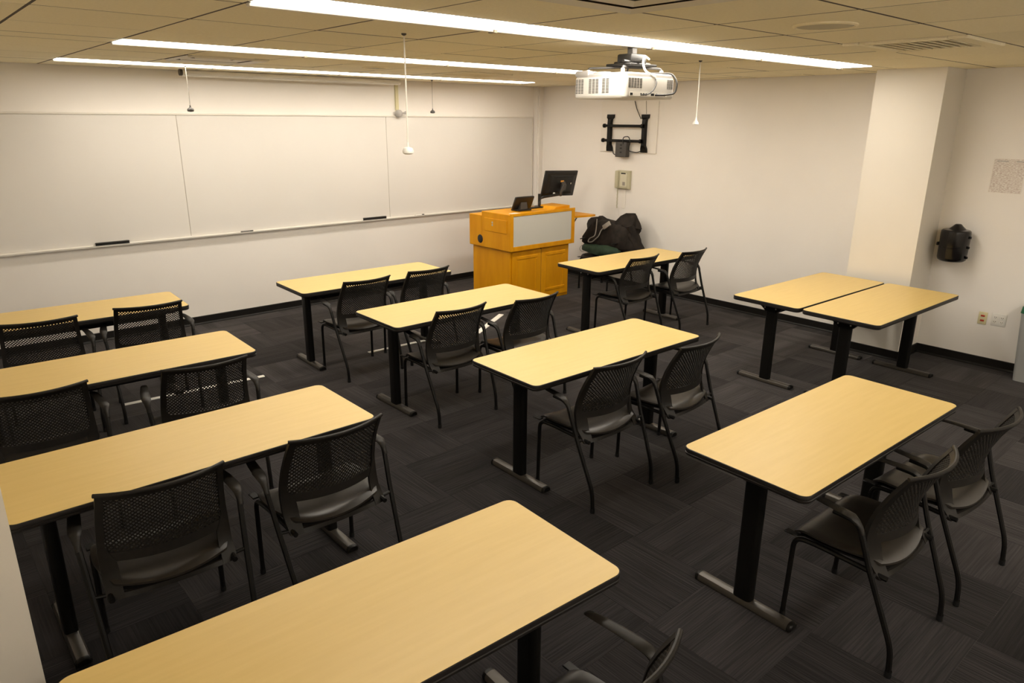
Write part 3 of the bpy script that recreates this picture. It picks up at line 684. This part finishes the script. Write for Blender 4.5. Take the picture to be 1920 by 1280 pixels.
t = thing('notice_sheet', 'printed notice sheet with columns of tiny text on the right wall', 'notice', (XR, 1.925, 1.712))
obj('sheet', MB().box(-.0025, 0, -.128, .112, -.142, .142), 'printed_paper', t, smooth=False)
obj('sleeve_edge', MB().box(-.0035, 0, -.132, -.128, -.145, .145).box(-.0035, 0, .112, .116, -.145, .145).box(-.0035, 0, -.128, .112, .142, .146).box(-.0035, 0, -.128, .112, -.146, -.142), 'plate_wall', t, smooth=False)
obj('heading', MB().box(-.0032, 0, .005, .090, .120, .128).box(-.0032, 0, -.11, -.055, .120, .128), 'light_grey', t, smooth=False)
def cover(y, z, w_, h, m, kind, label):
    t = thing('wall_outlet', label, 'outlet', (XR, y, z), group='outlets on the right wall')
    pl = obj('cover_plate', MB().bbox(-.007, 0, -w_/2, w_/2, -h/2, h/2, .003, 2), m, t)
    if kind == 'red':
        for dz in (.022, -.022): obj('jack', MB().bbox(-.011, -.005, -.016, .016, dz-.008, dz+.008, .002), 'red_plastic', pl)
        for dz in (.045, 0, -.045): obj('screw', MB().lathe([(.001, .002), (.004, .001), (.004, 0)], seg=8).xform(Matrix.Translation((-.007, 0, dz)) @ Matrix.Rotation(-PI/2, 4, 'Y')), 'bolt_metal', pl)
    else:
        for dy in (-.027, .027):
            for dz in (.020, -.020):
                s_ = obj('receptacle', MB().bbox(-.0095, -.005, dy-.015, dy+.015, dz-.014, dz+.014, .003), 'metal_white', pl)
                obj('slot', MB().box(-.0102, -.009, dy-.008, dy-.005, dz-.004, dz+.007).box(-.0102, -.009, dy+.005, dy+.008, dz-.004, dz+.007).box(-.0102, -.009, dy-.002, dy+.002, dz-.011, dz-.007), 'pure_dark', s_, smooth=False)
cover(1.879, .447, .070, .114, 'cream_plate', 'red', 'cream outlet plate with two red jacks left of the white outlet')
cover(1.752, .455, .115, .114, 'white_plastic', 'quad', 'white double outlet plate with four sockets low on the right wall')

t = thing('recycling_bin', 'grey recycling bin with green lid cut by the right edge', 'bin', (7.255, 1.29, 0))
def taper(z0, z1, a0, b0, a1, b1, r): return MB().loft([[(x, y, z0) for x, y in rrect(-a0, a0, -b0, b0, r, 4)], [(x, y, z1) for x, y in rrect(-a1, a1, -b1, b1, r, 4)]])
obj('bin_body', taper(0, .60, .098, .22, .108, .262, .03), 'bin_grey', t)
obj('lid', taper(.60, .655, .112, .268, .108, .262, .03), 'bin_green', t)
obj('handle_seam', MB().tube([(-.108, y, .45 - .012*math.cos(y*14)) for y in [-.2+.4*k/10 for k in range(11)]], .003, 5), 'dark_grey', t)

# ================================================================== JACKET AND BAG ON THE WALL CHAIR
def lump(rows, seg=28, amp=.012, freq=9, seed=1):
    rnd = random.Random(seed); ph = [rnd.uniform(0, 6.28) for _ in range(8)]; secs = []
    for i, (cx, cy, z, rx, ry) in enumerate(rows):
        ring = []
        for k in range(seg):
            a = 2*PI*k/seg; f = 1 + amp/max(rx, .05)*(math.sin(3*a+ph[0]+z*freq)+.7*math.sin(5*a+ph[1]-z*freq*1.4)+.6*math.sin(8*a+ph[2]+z*freq*.6))
            e = 2.6; ca, sa = math.cos(a), math.sin(a); q = (abs(ca)**e+abs(sa)**e)**(-1/e)
            ring.append((cx+rx*q*ca*f, cy+ry*q*sa*f, z + .012*math.sin(2*a+ph[3]+i)))
        secs.append(ring)
    return MB().loft(secs)
t = thing('jacket', 'dark brown jacket draped over the chair against the right wall', 'jacket', (7.09, 6.10, .62))
obj('jacket_body', lump([(-.02, .0, -.065, .13, .36), (-.03, .01, -.02, .15, .385), (-.02, .02, .06, .15, .39), (.0, .025, .14, .145, .395), (.01, .025, .20, .135, .395), (.02, .03, .25, .115, .37), (.04, .03, .28, .08, .32), (.05, .02, .292, .035, .22)], amp=.016, seed=3), 'jacket_cloth', t, ang=60)
obj('collar', lump([(.03, -.20, .22, .10, .17), (.05, -.20, .30, .09, .15), (.07, -.21, .36, .07, .11), (.08, -.22, .39, .035, .06)], amp=.014, seed=5), 'jacket_cloth', t, ang=60)
obj('hood', lump([(.02, .24, .16, .10, .13), (.03, .25, .24, .09, .11), (.05, .26, .29, .06, .07), (.06, .27, .31, .02, .03)], amp=.012, seed=9), 'jacket_cloth', t, ang=60)
sl = []
for k in range(9):
    q = k/8; sl.append((-.01+.03*q, -.27-.135*q-.04*q*q, .26-.33*q, .085-.02*q, .075-.008*q))
obj('sleeve', lump([(a, b, c, d, e) for a, b, c, d, e in reversed(sl)], amp=.010, seed=11, freq=22), 'jacket_cloth', t, ang=60)
ln = fillet([(-.10, .20, .30), (-.155, .16, .16), (-.185, .15, .09), (-.19, .24, .05), (-.20, .26, .0), (-.195, .19, .005), (-.185, .08, .10), (-.165, .07, .17), (-.15, .02, .22)], .05, 4)
obj('lanyard_strap', MB().tube(ln, .007, 6), 'lanyard_grey', t)
obj('strap_badge', MB().bbox(-.012, .012, -.085, .045, -.03, .03, .006, 2).xform(Matrix.Translation((-.165, -.01, .235)) @ Matrix.Rotation(math.radians(-34), 4, 'X')), 'lanyard_grey', t)
t = thing('green_bag', 'dark green bag lying on the chair seat under the jacket', 'bag', (7.00, 6.16, .462))
obj('bag_body', lump([(0, 0, .008, .11, .24), (0, 0, .03, .165, .30), (0, 0, .09, .175, .30), (0, 0, .125, .14, .28), (0, 0, .14, .07, .2)], amp=.010, seed=21), 'bag_green', t, ang=60)
obj('drawstring', MB().tube(fillet([(-.13, .28, .11), (-.15, .31, .06), (-.12, .30, .02), (-.10, .27, .02)], .03), .003, 5), 'lanyard_grey', t)

# ================================================================== FLOOR STRIPS
def strip(p0, p1, wd, label):
    a = Vector((*p0, 0)); b = Vector((*p1, 0)); c = (a+b)/2; L = (b-a).length
    o = obj('floor_strip', MB().loft([[(x, y, z) for y, z in ((-wd/2, .0005), (-wd/2+.006, .006), (wd/2-.006, .006), (wd/2, .0005))] for x in (-L/2, L/2)]), 'tape_white', None, tuple(c), math.atan2(b.y-a.y, b.x-a.x), smooth=False)
    tag(o, label, 'cable cover', 'white strips on the carpet')
strip((1.10, 5.885), (2.215, 5.815), .045, 'white cable strip on the carpet behind the left second-row chair')
strip((3.245, 5.80), (3.90, 5.775), .045, 'white cable strip on the carpet under the front-row middle chairs')
strip((4.45, 5.64), (5.132, 6.047), .065, 'slanting white cable strip on the carpet before the podium')
